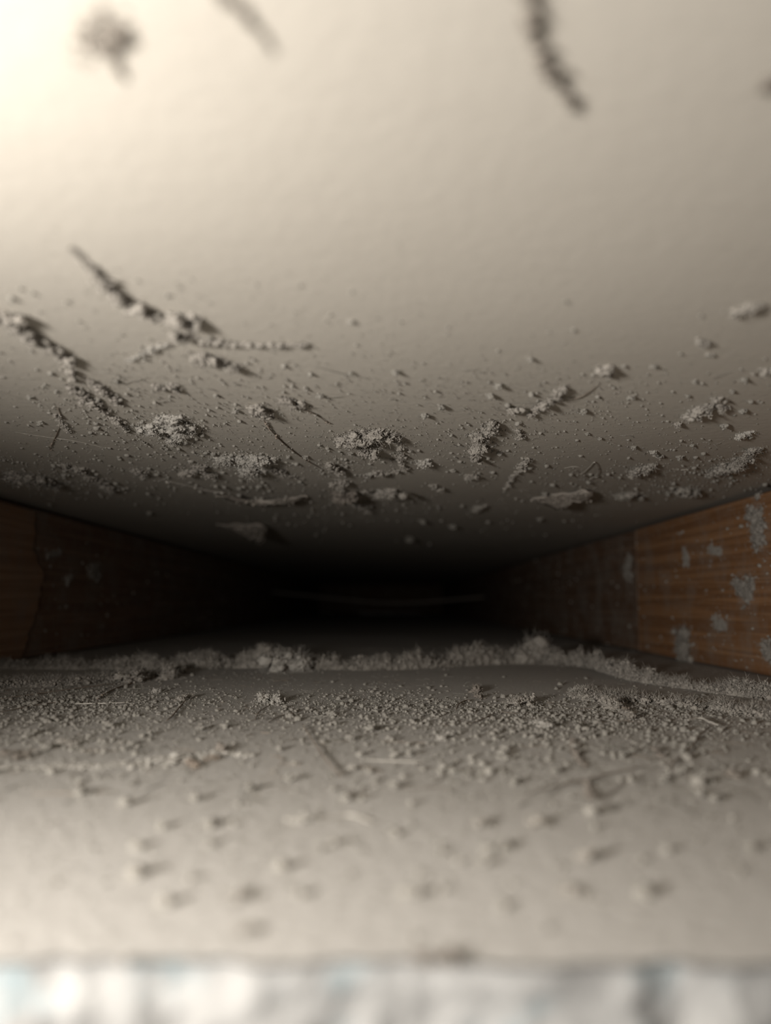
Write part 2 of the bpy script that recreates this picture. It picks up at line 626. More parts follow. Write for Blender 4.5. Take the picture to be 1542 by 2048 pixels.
def clump(name, side, path, label, mat='lint', flat=0.55, deep=1.3, crumbs=160, fib=30, fl=1.0, cat='dust clump', group=None, rough=0.6, gap=0.85, grain=1.0, seed=None, burst=7, core=0.72, spread=0.62):
    """A lint clump: lumps along a path of (px, py, radius px) on a surface of the cavity."""
    seed = seed if seed is not None else abs(hash((path[0][0], path[0][1]))) % 997
    rng = np.random.default_rng(seed + 5)
    nrm = NORM[side]
    path = [tuple(map(float, p)) for p in path]
    # resample the path
    pts = [path[0]]
    for a, b in zip(path[:-1], path[1:]):
        L = math.hypot(b[0] - a[0], b[1] - a[1])
        n = max(1, int(L / (gap * 0.5 * (a[2] + b[2]))))
        for k in range(1, n + 1):
            t = k / n
            pts.append(tuple(a[i] + (b[i] - a[i]) * t for i in range(3)))
    g, gf = Geo(), Geo()
    first = None
    allV, rads = [], []
    for i, (px, py, rp) in enumerate(pts):
        s0 = surf(side, px, py)
        d = s0[1]
        r = rp * d / F * (1 if len(pts) == 1 else 0.6 + 0.65 * rng.random())
        if 0 < i < len(pts) - 1:
            px, py = px + rng.normal() * rp * 0.25, py + rng.normal() * rp * 0.18
        ax = axes_for(side, r, flat, deep)
        n_off = r * flat * 0.45
        c = surf(side, px, py, n_off)
        if first is None:
            first = s0
        sub = 4 if rp > 15 else 3 if rp > 7 else 2
        allV.append(lump(g, c, ax * core, seed + i * 7.3, sub, rough))
        rads.append(r)
        for k in range(burst):
            q = rng.normal(size=3) * ax * spread
            rs = r * (0.14 + 0.32 * rng.random())
            cc = c + q
            j = 2 if side in ('up', 'low') else 0
            base = s0[j]
            cc[j] = base + nrm[j] * min(abs(cc[j] - base), r * flat * 1.1)
            allV.append(lump(g, cc, axes_for(side, rs, 0.5 + 0.5 * flat, 1.1), seed + i * 5.1 + k * 2.7, 2 if rp > 9 else 1, rough))
    V = np.concatenate(allV)
    r = float(np.mean(rads))
    crumbs, fib = int(crumbs * 3.0), int(fib * 3.2)
    # keep the bodies out of the board
    ncr = int(crumbs * min(4, len(pts) ** 0.7))
    pick = V[rng.integers(0, len(V), ncr)] + rng.normal(size=(ncr, 3)) * r * 0.16
    px_m = float(np.mean([p[1] for p in V])) / F
    sz = np.clip(rng.lognormal(0, 0.45, ncr), 0.4, 2.6) * px_m * 0.75 * grain
    scatter(g, pick, sz, rng)
    # crumbs fallen round the clump
    nh = ncr // 2
    pk = V[rng.integers(0, len(V), nh)] + rng.normal(size=(nh, 3)) * r * 0.8
    if side == 'up':
        pk[:, 2] = ZC - np.abs(rng.normal(size=nh)) * px_m
    elif side == 'low':
        pk[:, 2] = ZF + np.abs(rng.normal(size=nh)) * px_m
    elif side == 'right':
        pk[:, 0] = XR - np.abs(rng.normal(size=nh)) * px_m
    else:
        pk[:, 0] = XL + np.abs(rng.normal(size=nh)) * px_m
    scatter(g, pk, np.clip(rng.lognormal(-0.2, 0.4, nh), 0.3, 2) * px_m * 0.7 * grain, rng)
    Vv, Tt = g.arrays()
    if side == 'up':
        Vv[:, 2] = np.minimum(Vv[:, 2], ZC + 0.0003)
    elif side == 'low':
        Vv[:, 2] = np.maximum(Vv[:, 2], ZF - 0.0003)
    elif side == 'right':
        Vv[:, 0] = np.minimum(Vv[:, 0], XR + 0.0003)
    else:
        Vv[:, 0] = np.maximum(Vv[:, 0], XL - 0.0003)
    g2 = Geo()
    g2.add(Vv, Tt)
    o = g2.build(name, M[mat], origin=first)
    tag(o, label, cat, group)
    if fib:
        nf = int(fib * min(4, len(pts) ** 0.7))
        fibres(gf, V[rng.integers(0, len(V), nf)], r * 0.7 * fl, px_m * 0.42, rng, nrm)
        tag(gf.build('lint_fibres', M[mat], o, origin=first), kind='stuff')
    return o


def strand(side, pts, r_px, label, mat='fibre', lift=1.0, cat='fibre', name='fibre_strand', fuzz=0, group=None):
    """A single hair or fibre lying on a surface; pts in photo pixels."""
    P = []
    for i, p in enumerate(pts):
        l = p[2] if len(p) > 2 else lift
        d = surf(side, p[0], p[1])[1]
        P.append(surf(side, p[0], p[1], max(0.2, l) * r_px * d / F * 1.2))
    P = smooth_path(P, 10)
    rng = np.random.default_rng(int(abs(pts[0][0] * 13 + pts[0][1])))
    P = P + rng.normal(size=P.shape) * r_px * P[:, 1:2] / F * 0.15
    g = Geo()
    d = P[:, 1].mean()
    tube(g, P, r_px * d / F, 5, 0.55)
    if fuzz:
        k = rng.integers(0, len(P), fuzz)
        fibres(g, P[k], r_px * 4 * d / F, 0.6 * d / F, rng, NORM[side])
        k = rng.integers(0, len(P), fuzz * 2)
        scatter(g, P[k] + rng.normal(size=(fuzz * 2, 3)) * r_px * d / F * 0.9, np.clip(rng.lognormal(0, 0.4, fuzz * 2), .4, 2) * 1.3 * d / F, rng)
    o = g.build(name, M[mat], origin=P[0])
    return tag(o, label, cat, group)


def flake(side, outline, label, mat='flake', curl=0.0, thick=0.0006, cat='paper flake', name='paper_flake', hang=None):
    """A torn flake of paper: outline in photo pixels on the surface, hanging off it by `hang` px per vertex."""
    P = []
    for i, (px, py, hp) in enumerate(outline):
        d = surf(side, px, py)[1]
        P.append(surf(side, px, py, 0.0004 + hp * d / F))
    P = np.array(P)
    C = smooth_path(list(P) + [P[0]], 5)[:-1]
    rng = np.random.default_rng(int(outline[0][0]))
    d = C[:, 1].mean()
    C = C + rng.normal(size=C.shape) * 0.9 * d / F
    cen = C.mean(0)
    rings = [C * t + cen * (1 - t) for t in (1.0, 0.78, 0.5, 0.25)]
    off = NORM[side] * thick
    g = Geo()
    m = len(C)
    V = np.concatenate(rings + [cen[None]])
    V = V + NORM[side] * (fbm(V * 180, 3) * 2.2 * d / F)[:, None]
    T = []
    for k in range(3):
        for i in range(m):
            a, b = k * m + i, k * m + (i + 1) % m
            T += [(a, b, a + m), (b, b + m, a + m)]
    for i in range(m):
        T.append((3 * m + i, 3 * m + (i + 1) % m, 4 * m))
    T = np.array(T)
    n = len(V)
    rim = []
    for i in range(m):
        a, b = i, (i + 1) % m
        rim += [(a, a + n, b), (b, a + n, b + n)]
    V2 = np.concatenate([V + off, V])
    g.add(V2, np.concatenate([T, T[:, ::-1] + n, np.array(rim)]))
    # crumbs sticking to it
    k = rng.integers(0, n, 90)
    scatter(g, V[k] + off * 1.2, np.clip(rng.lognormal(0, .4, 90), .4, 2) * 1.1 * d / F, rng)
    o = g.build(name, M[mat], origin=cen)
    return tag(o, label, cat)


# ------------------------------------------------------------------ loose grit on both boards (uncountable)
DUST = {'up': Geo(), 'low': Geo()}


def grit(name, side, n, ybox, size, dens_seed, label, cat, mat='grit', lo_thr=0.35, tmpl='ico', power=1.0, foc=None):
    rng = np.random.default_rng(dens_seed)
    m = n * 4
    x = rng.uniform(XL + 0.002, XR - 0.002, m)
    y = ybox[0] + (ybox[1] - ybox[0]) * rng.random(m) ** power
    q = np.stack([x * 22, y * 9, np.full(m, dens_seed * 1.7)], 1)
    w = np.clip(0.5 + 0.55 * fbm(q, 4), 0, 1)
    if foc:
        w = w * np.exp(-((y - foc[0]) / foc[1]) ** 2) + 0.05
    keep = np.where(rng.random(m) < np.clip((w - lo_thr * 0.5) * 1.6, 0.015, 1))[0][:n]
    x, y = x[keep], y[keep]
    s = size * np.clip(rng.lognormal(0, 0.5, len(x)), 0.35, 3.2)
    z = (ZC - s * 0.2) if side == 'up' else (ZF + s * 0.2)
    scatter(DUST[side], np.stack([x, y, z], 1), s, rng, tmpl)


grit('dust_grit', 'up', 3200, (0.13, 0.75), 0.00021, 21, 'scattered pale dust grit stuck to the cream upper board', 'dust', foc=(0.30, 0.16))
grit('fine_dust', 'up', 16000, (0.10, 0.85), 0.00010, 22, 'very fine dust powdering the cream upper board', 'dust', tmpl='oct', lo_thr=0.1, foc=(0.32, 0.22))
grit('dust_grit', 'low', 9000, (0.085, 0.60), 0.00026, 31, 'dense pale dust grit lying over the grey lower board', 'dust', lo_thr=0.25, foc=(0.245, 0.075))
grit('dust_crumbs', 'low', 420, (0.09, 0.20), 0.00038, 33, '', 'dust', lo_thr=0.2)
grit('fine_dust', 'low', 24000, (0.08, 0.70), 0.00012, 32, 'very fine dust powdering the grey lower board', 'dust', tmpl='oct', lo_thr=0.1, foc=(0.26, 0.12))


def loose_fibres(name, side, n, y0, y1, length, r, seed, label, mat):
    rng = np.random.default_rng(seed)
    g = Geo() if mat == 'fibre' else DUST[side]
    m = n * 3
    x = rng.uniform(XL + 0.01, XR - 0.01, m)
    y = rng.uniform(y0, y1, m)
    w = 0.5 + 0.6 * fbm(np.stack([x * 20, y * 12, np.full(m, seed)], 1), 3)
    k = np.where(rng.random(m) < w)[0][:n]
    for a, b in zip(x[k], y[k]):
        L = length * np.clip(rng.lognormal(0, 0.6), 0.3, 4)
        t = rng.uniform(0, 2 * math.pi)
        c = rng.normal() * 1.3
        p = np.array([a, b, (ZC - r * 1.2) if side == 'up' else (ZF + r * 1.2)])
        pts = [p]
        for i in range(6):
            t += c / 6
            z = abs(rng.normal()) * r * 1.5
            pts.append(pts[-1] + np.array([math.cos(t), math.sin(t), 0]) * L / 6 + NORM[side] * (z if i % 2 else -z * 0.5))
        tube(g, pts, r * (0.7 + 0.6 * rng.random()), 3, 0.5)
    if mat == 'fibre':
        tag(g.build(name, M[mat]), label, 'lint', kind='stuff')


loose_fibres('loose_lint', 'up', 420, 0.17, 0.55, 0.0045, 0.00009, 61, 'short loose lint fibres stuck over the upper board', 'lint')
loose_fibres('loose_lint', 'low', 1500, 0.13, 0.36, 0.0042, 0.00010, 62, 'short loose lint fibres strewn over the lower board', 'lint')
loose_fibres('dark_loose_lint', 'low', 350, 0.14, 0.36, 0.0045, 0.00010, 63, 'short dark lint fibres strewn over the lower board', 'fibre')


def crumb_field(name, side, spots, label, seed, mat='lint'):
    rng = np.random.default_rng(seed)
    g = DUST[side]
    for px, py, sx, sy, n in spots:
        x = px + rng.normal(size=n) * sx
        y = py + rng.normal(size=n) * sy
        P = np.array([surf(side, a, b) for a, b in zip(x, y)])
        ok = (P[:, 0] > XL + 0.002) & (P[:, 0] < XR - 0.002) & (P[:, 1] < 1.2) & (P[:, 1] > 0.1)
        P = P[ok]
        s = np.clip(rng.lognormal(0, 0.6, len(P)), 0.3, 4) * P[:, 1] / F * 1.25
        P = P + NORM[side] * (s * 0.3)[:, None]
        scatter(g, P, s, rng)
        k = rng.integers(0, len(P), n // 6)
        fibres(g, P[k], 0.0028, 0.00008, rng, NORM[side] * 0.2, seg=4)


crumb_field('lint_crumbs', 'up', [(200, 840, 90, 40, 260), (330, 880, 60, 25, 260), (430, 930, 90, 22, 420), (120, 940, 90, 25, 260), (550, 965, 80, 18, 220), (300, 960, 120, 18, 260), (730, 930, 80, 25, 240), (960, 920, 50, 30, 160), (1180, 950, 90, 25, 170), (1420, 930, 70, 30, 170), (640, 1020, 120, 25, 140), (1000, 1030, 150, 25, 140)],
            'loose lint crumbs scattered among the clumps of the upper board', 71)
crumb_field('lint_crumbs', 'low', [(1260, 1420, 90, 28, 700), (1180, 1440, 110, 30, 420), (1400, 1430, 80, 30, 420), (1060, 1420, 90, 22, 380), (560, 1420, 80, 22, 260), (780, 1430, 120, 28, 380), (140, 1410, 110, 25, 380), (300, 1440, 120, 28, 300)],
            'loose lint crumbs thick on the grey lower board', 72)

tag(DUST['up'].build('loose_dust', M['grit']), 'loose dust, crumbs and short fibres scattered over the cream upper board', 'dust', kind='stuff')
tag(DUST['low'].build('loose_dust', M['grit']), 'loose dust, crumbs and short fibres thick on the grey lower board', 'dust', kind='stuff')

# ------------------------------------------------------------------ clumps under the upper board
U = 'up'
# close to the opening, far out of focus
clump('lint_clump', U, [(238, 62, 15), (232, 80, 21), (228, 100, 15), (238, 130, 10), (250, 158, 8)], 'brown forked lint clump near the brightest corner of the upper board', 'lint_dark', flat=0.8, crumbs=60, fib=12, cat='lint')
clump('lint_clump', U, [(195, 30, 26), (185, 70, 28), (165, 115, 15)], 'thin hazy lint fluff spread beside the forked clump', 'lint_dark', flat=0.14, deep=1.0, core=0.3, burst=16, spread=0.8, crumbs=60, fib=14, cat='lint')
clump('lint_strand', U, [(425, -25, 11), (470, 8, 13), (505, 45, 11), (548, 100, 6)], 'blurred brown lint strand slanting beside the forked clump on the upper board', 'lint_dark', flat=0.9, crumbs=50, fib=10, cat='lint')
clump('lint_strand', U, [(1062, -30, 12), (1066, 30, 14), (1074, 95, 14), (1100, 145, 13), (1132, 190, 11), (1152, 216, 8)], 'bent dark lint strand hanging alone near the upper rim', 'lint_dark', flat=0.9, crumbs=50, fib=10, cat='lint')
clump('lint_clump', U, [(1538, 165, 16)], 'small grey smudge of lint at the rim beyond the bent strand', 'lint_dark', flat=0.6, crumbs=30, fib=5, cat='lint')
clump('lint_strand', U, [(560, 292, 5), (590, 303, 6), (625, 315, 4)], 'faint thin wisp of lint on the bare middle of the upper board', 'lint', flat=0.4, crumbs=20, fib=4, cat='lint')
clump('lint_clump', U, [(663, 279, 9)], 'faint round lint dot beside the thin wisp', 'lint', flat=0.35, crumbs=15, fib=4, cat='lint')
# the long crumbly streak and its neighbours
clump('dust_streak', U, [(140, 495, 3), (165, 518, 6), (190, 540, 10), (225, 575, 19), (250, 600, 22), (290, 625, 15), (325, 640, 15)], 'long crumbly lint streak slanting across the upper board', 'lint', flat=0.62, deep=1.0, crumbs=90, fib=20, cat='dust streak')
clump('dust_clump', U, [(350, 640, 26), (378, 655, 26), (362, 675, 18)], 'thick pale lint knot ending the long crumbly streak', 'lint', flat=0.7, deep=1.0, crumbs=120, fib=30)
clump('dust_streak', U, [(405, 684, 10), (450, 688, 9), (520, 692, 8), (575, 693, 7), (604, 690, 8)], 'slender pale lint ridge pointing away from the thick knot', 'lint', flat=0.55, crumbs=60, fib=12, cat='dust streak')
clump('dust_streak', U, [(255, 722, 5), (290, 704, 6), (335, 690, 6)], 'fine pale lint wisp trailing from the thick knot', 'lint_pale', flat=0.5, crumbs=40, fib=8, cat='dust streak')
clump('dust_clump', U, [(405, 720, 20), (435, 728, 22), (462, 735, 18)], 'oval lint clump with a dark end below the slender ridge', 'lint', flat=0.65, crumbs=120, fib=25)
clump('dust_streak', U, [(-20, 630, 20), (30, 655, 20), (80, 685, 19), (115, 705, 15), (140, 730, 14), (146, 760, 9)], 'heavy lint ridge running in from the outer rim above the brown stud', 'lint', flat=0.7, deep=1.0, crumbs=100, fib=25, cat='dust streak')
clump('dust_streak', U, [(140, 775, 12), (175, 798, 11), (215, 825, 11), (252, 862, 8)], 'narrow lint streak continuing the heavy ridge deeper in', 'lint', flat=0.7, deep=1.0, crumbs=80, fib=18, cat='dust streak')
clump('dust_streak', U, [(178, 762, 8), (205, 785, 9), (240, 808, 7)], 'short lint fork alongside the narrow streak', 'lint', flat=0.7, crumbs=60, fib=12, cat='dust streak')
clump('dust_clump', U, [(300, 858, 26), (335, 845, 20), (372, 862, 16), (345, 880, 14)], 'large shaggy lint clump with loose crumbs beside the narrow streak', 'lint_pale', flat=0.6, crumbs=190, fib=45)
clump('dust_clump', U, [(315, 775, 16), (338, 772, 14), (352, 782, 8)], 'small upright lint tuft above the shaggy clump', 'lint', flat=0.7, crumbs=70, fib=16)
clump('dust_clump', U, [(115, 832, 8), (122, 848, 8), (135, 862, 5)], 'tiny forked lint tuft above the brown stud', 'lint', flat=0.6, crumbs=50, fib=12)
clump('dust_clump', U, [(505, 818, 14), (525, 826, 16)], 'lumpy lint clump holding a long dark hair', 'lint', flat=0.65, crumbs=80, fib=18)
clump('dust_clump', U, [(570, 802, 16), (592, 812, 14)], 'soft lint clump next to the lump that holds a hair', 'lint', flat=0.55, crumbs=70, fib=18)
clump('dust_clump', U, [(695, 880, 18), (725, 880, 27), (755, 872, 24), (735, 903, 18)], 'broad torn lint clump in the middle of the upper board', 'lint', flat=0.75, crumbs=200, fib=45, rough=0.75)
clump('dust_streak', U, [(770, 866, 10), (793, 878, 9), (803, 905, 8), (802, 930, 7)], 'curved lint arc curling round the broad torn clump', 'lint', flat=0.8, crumbs=60, fib=14, cat='dust streak')
clump('dust_clump', U, [(450, 920, 22), (485, 918, 24), (520, 922, 22), (500, 940, 18)], 'wide crumbly lint clump with a frayed tail', 'lint_pale', flat=0.55, crumbs=330, fib=60, grain=1.15, rough=0.75)
clump('dust_streak', U, [(545, 938, 10), (575, 950, 8), (605, 956, 6)], 'frayed tail of crumbs trailing from the wide clump', 'lint', flat=0.45, crumbs=120, fib=25, cat='dust streak')
clump('dust_clump', U, [(375, 945, 14), (398, 938, 20), (418, 948, 16)], 'domed lint clump between the wide crumbly clump and the brown stud', 'lint', flat=0.6, crumbs=130, fib=26)
clump('dust_clump', U, [(272, 940, 10), (288, 952, 11)], 'small stubby lint tuft with a pale thread', 'lint', flat=0.65, crumbs=60, fib=16)
clump('dust_streak', U, [(165, 942, 9), (195, 960, 11), (222, 982, 9)], 'slanting lint bar close above the brown stud', 'lint', flat=0.6, crumbs=70, fib=18, cat='dust streak')
clump('dust_clump', U, [(40, 955, 24), (75, 952, 28), (110, 968, 18)], 'big grey lint pad lying against the brown stud top', 'lint', flat=0.5, crumbs=240, fib=45)
clump('dust_clump', U, [(130, 930, 12), (160, 938, 9)], 'thin lint scrap beside the big grey pad', 'lint', flat=0.5, crumbs=60, fib=14)
clump('dust_clump', U, [(660, 930, 9), (675, 945, 13), (690, 962, 18), (682, 978, 14)], 'stepped lint clump casting a dark shadow on the upper board', 'lint', flat=0.85, crumbs=110, fib=25)
clump('dust_clump', U, [(690, 992, 20)], 'dark rounded lint ball under the stepped clump', 'lint_dark', flat=0.85, crumbs=120, fib=20)
clump('dust_clump', U, [(765, 985, 15), (780, 984, 18)], 'compact round lint ball hanging where the board darkens', 'lint', flat=0.8, crumbs=140, fib=20, rough=0.35)
clump('dust_streak', U, [(735, 952, 11), (752, 946, 11), (785, 944, 6), (815, 936, 7)], 'knobbly chain of crumbs leading to a small ball', 'lint', flat=0.7, crumbs=70, fib=12, cat='dust streak')
clump('dust_clump', U, [(845, 926, 12)], 'small crumbly ball at the end of the knobbly chain', 'lint_pale', flat=0.8, crumbs=70, fib=12)
clump('dust_clump', U, [(866, 970, 8), (880, 977, 9)], 'pea-sized lint bead past the compact round ball', 'lint', flat=0.8, crumbs=50, fib=10)
clump('dust_clump', U, [(955, 872, 20), (962, 895, 18), (948, 912, 14), (985, 852, 10)], 'upright shaggy lint clump alone on the speckled board', 'lint', flat=0.9, crumbs=170, fib=38, rough=0.75)
clump('dust_clump', U, [(942, 952, 11)], 'little crumb cluster below the upright shaggy clump', 'lint', flat=0.7, crumbs=60, fib=12)
clump('dust_streak', U, [(1052, 918, 9), (1038, 940, 8), (1022, 962, 7), (1010, 976, 5)], 'thin leaning lint column with a hooked top', 'lint', flat=0.7, crumbs=60, fib=14, cat='dust streak')
clump('dust_streak', U, [(1062, 830, 9), (1088, 808, 13), (1110, 795, 13), (1126, 778, 9)], 'rising row of lint lumps towards the orange stud side', 'lint', flat=0.75, crumbs=80, fib=18, cat='dust streak')
clump('dust_clump', U, [(1024, 822, 11)], 'single reddish lint lump beside the rising row', 'lint', flat=0.8, crumbs=50, fib=8)
clump('dust_clump', U, [(1036, 862, 7), (1040, 875, 7)], 'small double lint dot under the rising row', 'lint', flat=0.7, crumbs=40, fib=8)
clump('dust_clump', U, [(1212, 742, 14), (1218, 752, 9)], 'pointed lint lump out alone above the orange stud', 'lint', flat=0.85, crumbs=60, fib=10)
clump('dust_clump', U, [(1478, 622, 16), (1502, 616, 18)], 'blurred double lint lump high above the orange stud', 'lint', flat=0.75, crumbs=70, fib=10)
clump('dust_clump', U, [(1402, 682, 9), (1412, 686, 11)], 'blurred single lint dot below the double lump', 'lint', flat=0.7, crumbs=40, fib=6)
clump('dust_streak', U, [(1356, 848, 11), (1378, 832, 14), (1410, 818, 14), (1432, 798, 12), (1446, 816, 10)], 'jagged bar of lint lumps above the orange stud', 'lint', flat=0.75, crumbs=100, fib=20, cat='dust streak')
clump('dust_clump', U, [(1478, 874, 9), (1494, 866, 11)], 'crusty pale crumb cluster between the jagged bar and the long pad', 'lint_pale', flat=0.7, crumbs=70, fib=8)
clump('dust_clump', U, [(1432, 946, 15), (1462, 932, 20), (1490, 914, 18), (1508, 900, 12)], 'long grey lint pad tilted above the orange stud top', 'lint', flat=0.6, crumbs=220, fib=40)
clump('dust_clump', U, [(1272, 946, 13), (1292, 938, 12), (1306, 930, 7)], 'fluffy lint clump with a side wing', 'lint', flat=0.7, crumbs=110, fib=24)
clump('dust_clump', U, [(1306, 904, 8), (1318, 912, 6)], 'small pale lint bead above the winged clump', 'lint_pale', flat=0.8, crumbs=40, fib=6)
clump('dust_clump', U, [(1238, 992, 10), (1262, 990, 13), (1280, 994, 9)], 'low lint mound on the dark part of the upper board', 'lint', flat=0.65, crumbs=90, fib=18)
clump('dust_clump', U, [(1365, 980, 12), (1388, 984, 16)], 'blunt lint wedge just above the orange stud edge', 'lint', flat=0.75, crumbs=110, fib=20)
clump('dust_clump', U, [(1532, 742, 14)], 'lint lump cut by the frame above the jagged bar', 'lint', flat=0.8, crumbs=40, fib=8)
clump('dust_clump', U, [(950, 1020, 9), (972, 1010, 7)], 'dim lint crumb pair far under the upper board', 'lint', flat=0.7, crumbs=50, fib=8)
clump('dust_clump', U, [(720, 1010, 10), (735, 1022, 8)], 'dim lint crumb below the dark rounded ball', 'lint', flat=0.7, crumbs=50, fib=8)

# torn paper flakes hanging from the upper board
flake(U, [(1062, 995, 0), (1100, 990, 0), (1140, 985, 0), (1170, 980, 2), (1186, 988, 6), (1178, 1000, 9), (1150, 1006, 12), (1122, 1018, 14), (1098, 1010, 9), (1075, 1003, 4)], 'curled torn paper flake hanging from the darkening upper board')
flake(U, [(432, 988, 0), (470, 995, 0), (520, 1000, 0), (570, 999, 0), (612, 992, 0), (600, 1003, 5), (560, 1009, 8), (510, 1009, 9), (465, 1003, 6)], 'long thin torn paper strip below the wide crumbly clump')
flake(U, [(432, 1045, 0), (470, 1048, 0), (525, 1050, 2), (532, 1068, 12), (518, 1085, 20), (490, 1072, 12), (455, 1056, 4)], 'triangular paper flap folded down in the gloom')

# hairs and threads under the upper board
strand(U, [(522, 832), (540, 858), (562, 882), (590, 905), (615, 922), (640, 936)], 1.3, 'long dark hair running deeper from a lumpy clump', fuzz=14)
strand(U, [(596, 818), (620, 824), (642, 836), (658, 848)], 1.0, 'short brown hair off the soft lint clump', fuzz=5)
strand(U, [(116, 815), (122, 845), (108, 880), (100, 900)], 1.2, 'dark rootlet of lint dangling above the brown stud', fuzz=8)
strand(U, [(20, 862), (80, 872), (150, 882), (215, 897)], 0.7, 'fine pale thread stretched above the brown stud', 'fibre_pale')
strand(U, [(330, 962), (370, 970), (420, 982), (450, 986)], 1.2, 'pale thread leading to the long torn strip', 'fibre_pale', fuzz=8)
strand(U, [(295, 958), (315, 962), (332, 957)], 1.0, 'tiny pale thread stuck to the stubby tuft', 'fibre_pale')
strand(U, [(1150, 940), (1162, 948), (1178, 935), (1190, 925), (1196, 945), (1180, 958), (1168, 950), (1176, 962), (1190, 966)], 0.8, 'tangled loop of pale thread beside the winged clump', 'fibre_pale', lift=3)
strand(U, [(1128, 936), (1150, 933), (1170, 938)], 0.7, 'wispy thread end touching the tangled loop', 'fibre_pale')
strand(U, [(978, 956), (984, 961), (990, 955)], 0.8, 'tiny curved pale hair under the little crumb cluster', 'fibre_pale')
strand(U, [(1345, 938), (1360, 940), (1376, 939)], 0.8, 'straight pale sliver before the blunt wedge', 'fibre_pale')
strand(U, [(1140, 800), (1165, 792), (1195, 770)], 1.0, 'faint hair linking the rising row to the pointed lump', 'fibre')

# ------------------------------------------------------------------ lower board
L = 'low'


def ridge(name, side, path, per_px, label, mat, h, seed, cat='lint'):
    """A ragged heaped line of lint (uncountable): a lumpy bank with crumbs and fibres all over it."""
    rng = np.random.default_rng(seed)
    g = Geo()
    C = smooth_path([np.array(p, float) for p in path], 40)
    m, k = len(C), 34
    P = np.zeros((m, k, 3))
    for i, (px, py, rp) in enumerate(C):
        c = surf(side, px, py)
        P[i, :, 0] = c[0]
        r = rp * c[1] / F
        t = np.linspace(-1, 1, k)
        P[i, :, 1] = c[1] + t * r * 1.7
        P[i, :, 2] = r
    T = np.tile(np.linspace(-1, 1, k), (m, 1))
    q = np.stack([P[..., 0].ravel() * 75, P[..., 1].ravel() * 75, np.full(m * k, seed * 1.0)], 1)
    big = fbm(q, 2).reshape(m, k)
    mid = fbm(q * 3.1 + 5, 3).reshape(m, k)
    fine = fbm(q * 11 + 9, 2).reshape(m, k)
    hgt = P[..., 2] * h * 1.45 * np.clip((1 - T ** 2) * (0.62 + 0.55 * big) + 0.42 * mid * (1 - T ** 4) - 0.05, 0, 3) + 0.0011 * fine * (np.abs(T) < 0.93)
    P[..., 1] += 0.0022 * mid
    P[..., 0] += 0.0012 * fine
    P[..., 2] = ZF - 0.0003 + np.maximum(hgt, 0)
    grid(g, P)
    V = P.reshape(-1, 3)
    V = V[V[:, 2] > ZF + 0.0006]
    nc = int(m * per_px * 130)
    pick = V[rng.integers(0, len(V), nc)] + rng.normal(size=(nc, 3)) * 0.0006
    scatter(g, pick, np.clip(rng.lognormal(0, .55, nc), .3, 3.5) * 0.00021, rng)
    nf = int(m * per_px * 70)
    fibres(g, V[rng.integers(0, len(V), nf)], 0.0030, 0.00008, rng, NORM[side], seg=4)
    A, T = g.arrays()
    A[:, 2] = np.maximum(A[:, 2], ZF - 0.0003)
    g2 = Geo()
    g2.add(A, T)
    o = g2.build(name, M[mat], origin=surf(side, path[0][0], path[0][1]))
    return tag(o, label, cat, kind='stuff')


ridge('lint_ridge', L, [(-60, 1338, 12), (-10, 1338, 13), (110, 1338, 13), (230, 1338, 14), (330, 1336, 20), (400, 1334, 24), (500, 1333, 27), (600, 1334, 26), (700, 1338, 22), (800, 1337, 22), (900, 1332, 24), (1000, 1326, 24), (1080, 1326, 26), (1160, 1332, 24), (1230, 1350, 24)],
      0.19, 'ragged grey lint ridge heaped right across the lower board', 'lint', 0.95, 41)
ridge('lint_drift', L, [(1200, 1345, 18), (1260, 1362, 22), (1330, 1372, 22), (1410, 1384, 24), (1480, 1392, 22), (1560, 1402, 22), (1700, 1412, 20), (1800, 1420, 16)],
      0.22, 'coarse fibrous lint drift along the foot of the orange stud', 'lint', 0.75, 43)
ridge('lint_drift', L, [(-230, 1380, 12), (-110, 1374, 15), (-10, 1372, 16), (80, 1372, 15), (160, 1368, 14), (240, 1360, 14), (320, 1352, 13)],
      0.2, 'low streaky lint drift at the foot of the brown stud', 'lint', 0.30, 47)
ridge('lint_drift', L, [(1150, 1398, 16), (1230, 1404, 20), (1310, 1408, 22), (1400, 1418, 22), (1480, 1428, 22), (1560, 1436, 22), (1700, 1446, 20), (1840, 1452, 16)],
      0.3, 'low matted lint spread in front of the fibrous drift', 'lint', 0.28, 49)
clump('lint_tuft', L, [(1068, 1310, 30)], 'round fluffy lint ball standing up from the ridge', 'lint', flat=1.0, deep=0.9, crumbs=260, fib=70, rough=0.3, cat='lint')
clump('lint_tuft', L, [(262, 1358, 18), (285, 1348, 14)], 'leaning lint tuft in front of the ridge by the brown stud', 'lint', flat=0.8, crumbs=120, fib=50, cat='lint')
clump('lint_tuft', L, [(338, 1350, 16), (352, 1340, 13)], 'peaked lint tuft joined to the ridge with a trailing foot', 'lint', flat=0.9, crumbs=120, fib=50, cat='lint')
clump('lint_tuft', L, [(560, 1330, 26), (600, 1330, 24)], 'smooth pale lint mound at the front of the ridge', 'lint_pale', flat=0.85, crumbs=160, fib=40, rough=0.35, cat='lint')
clump('dust_clump', L, [(362, 1400, 11), (380, 1394, 9)], 'small lint clump with a dark stem on the lower board', 'lint', flat=0.8, crumbs=70, fib=16)
clump('dust_clump', L, [(312, 1383, 8)], 'tiny pale lint bead by the peaked tuft', 'lint_pale', flat=0.8, crumbs=30, fib=6)
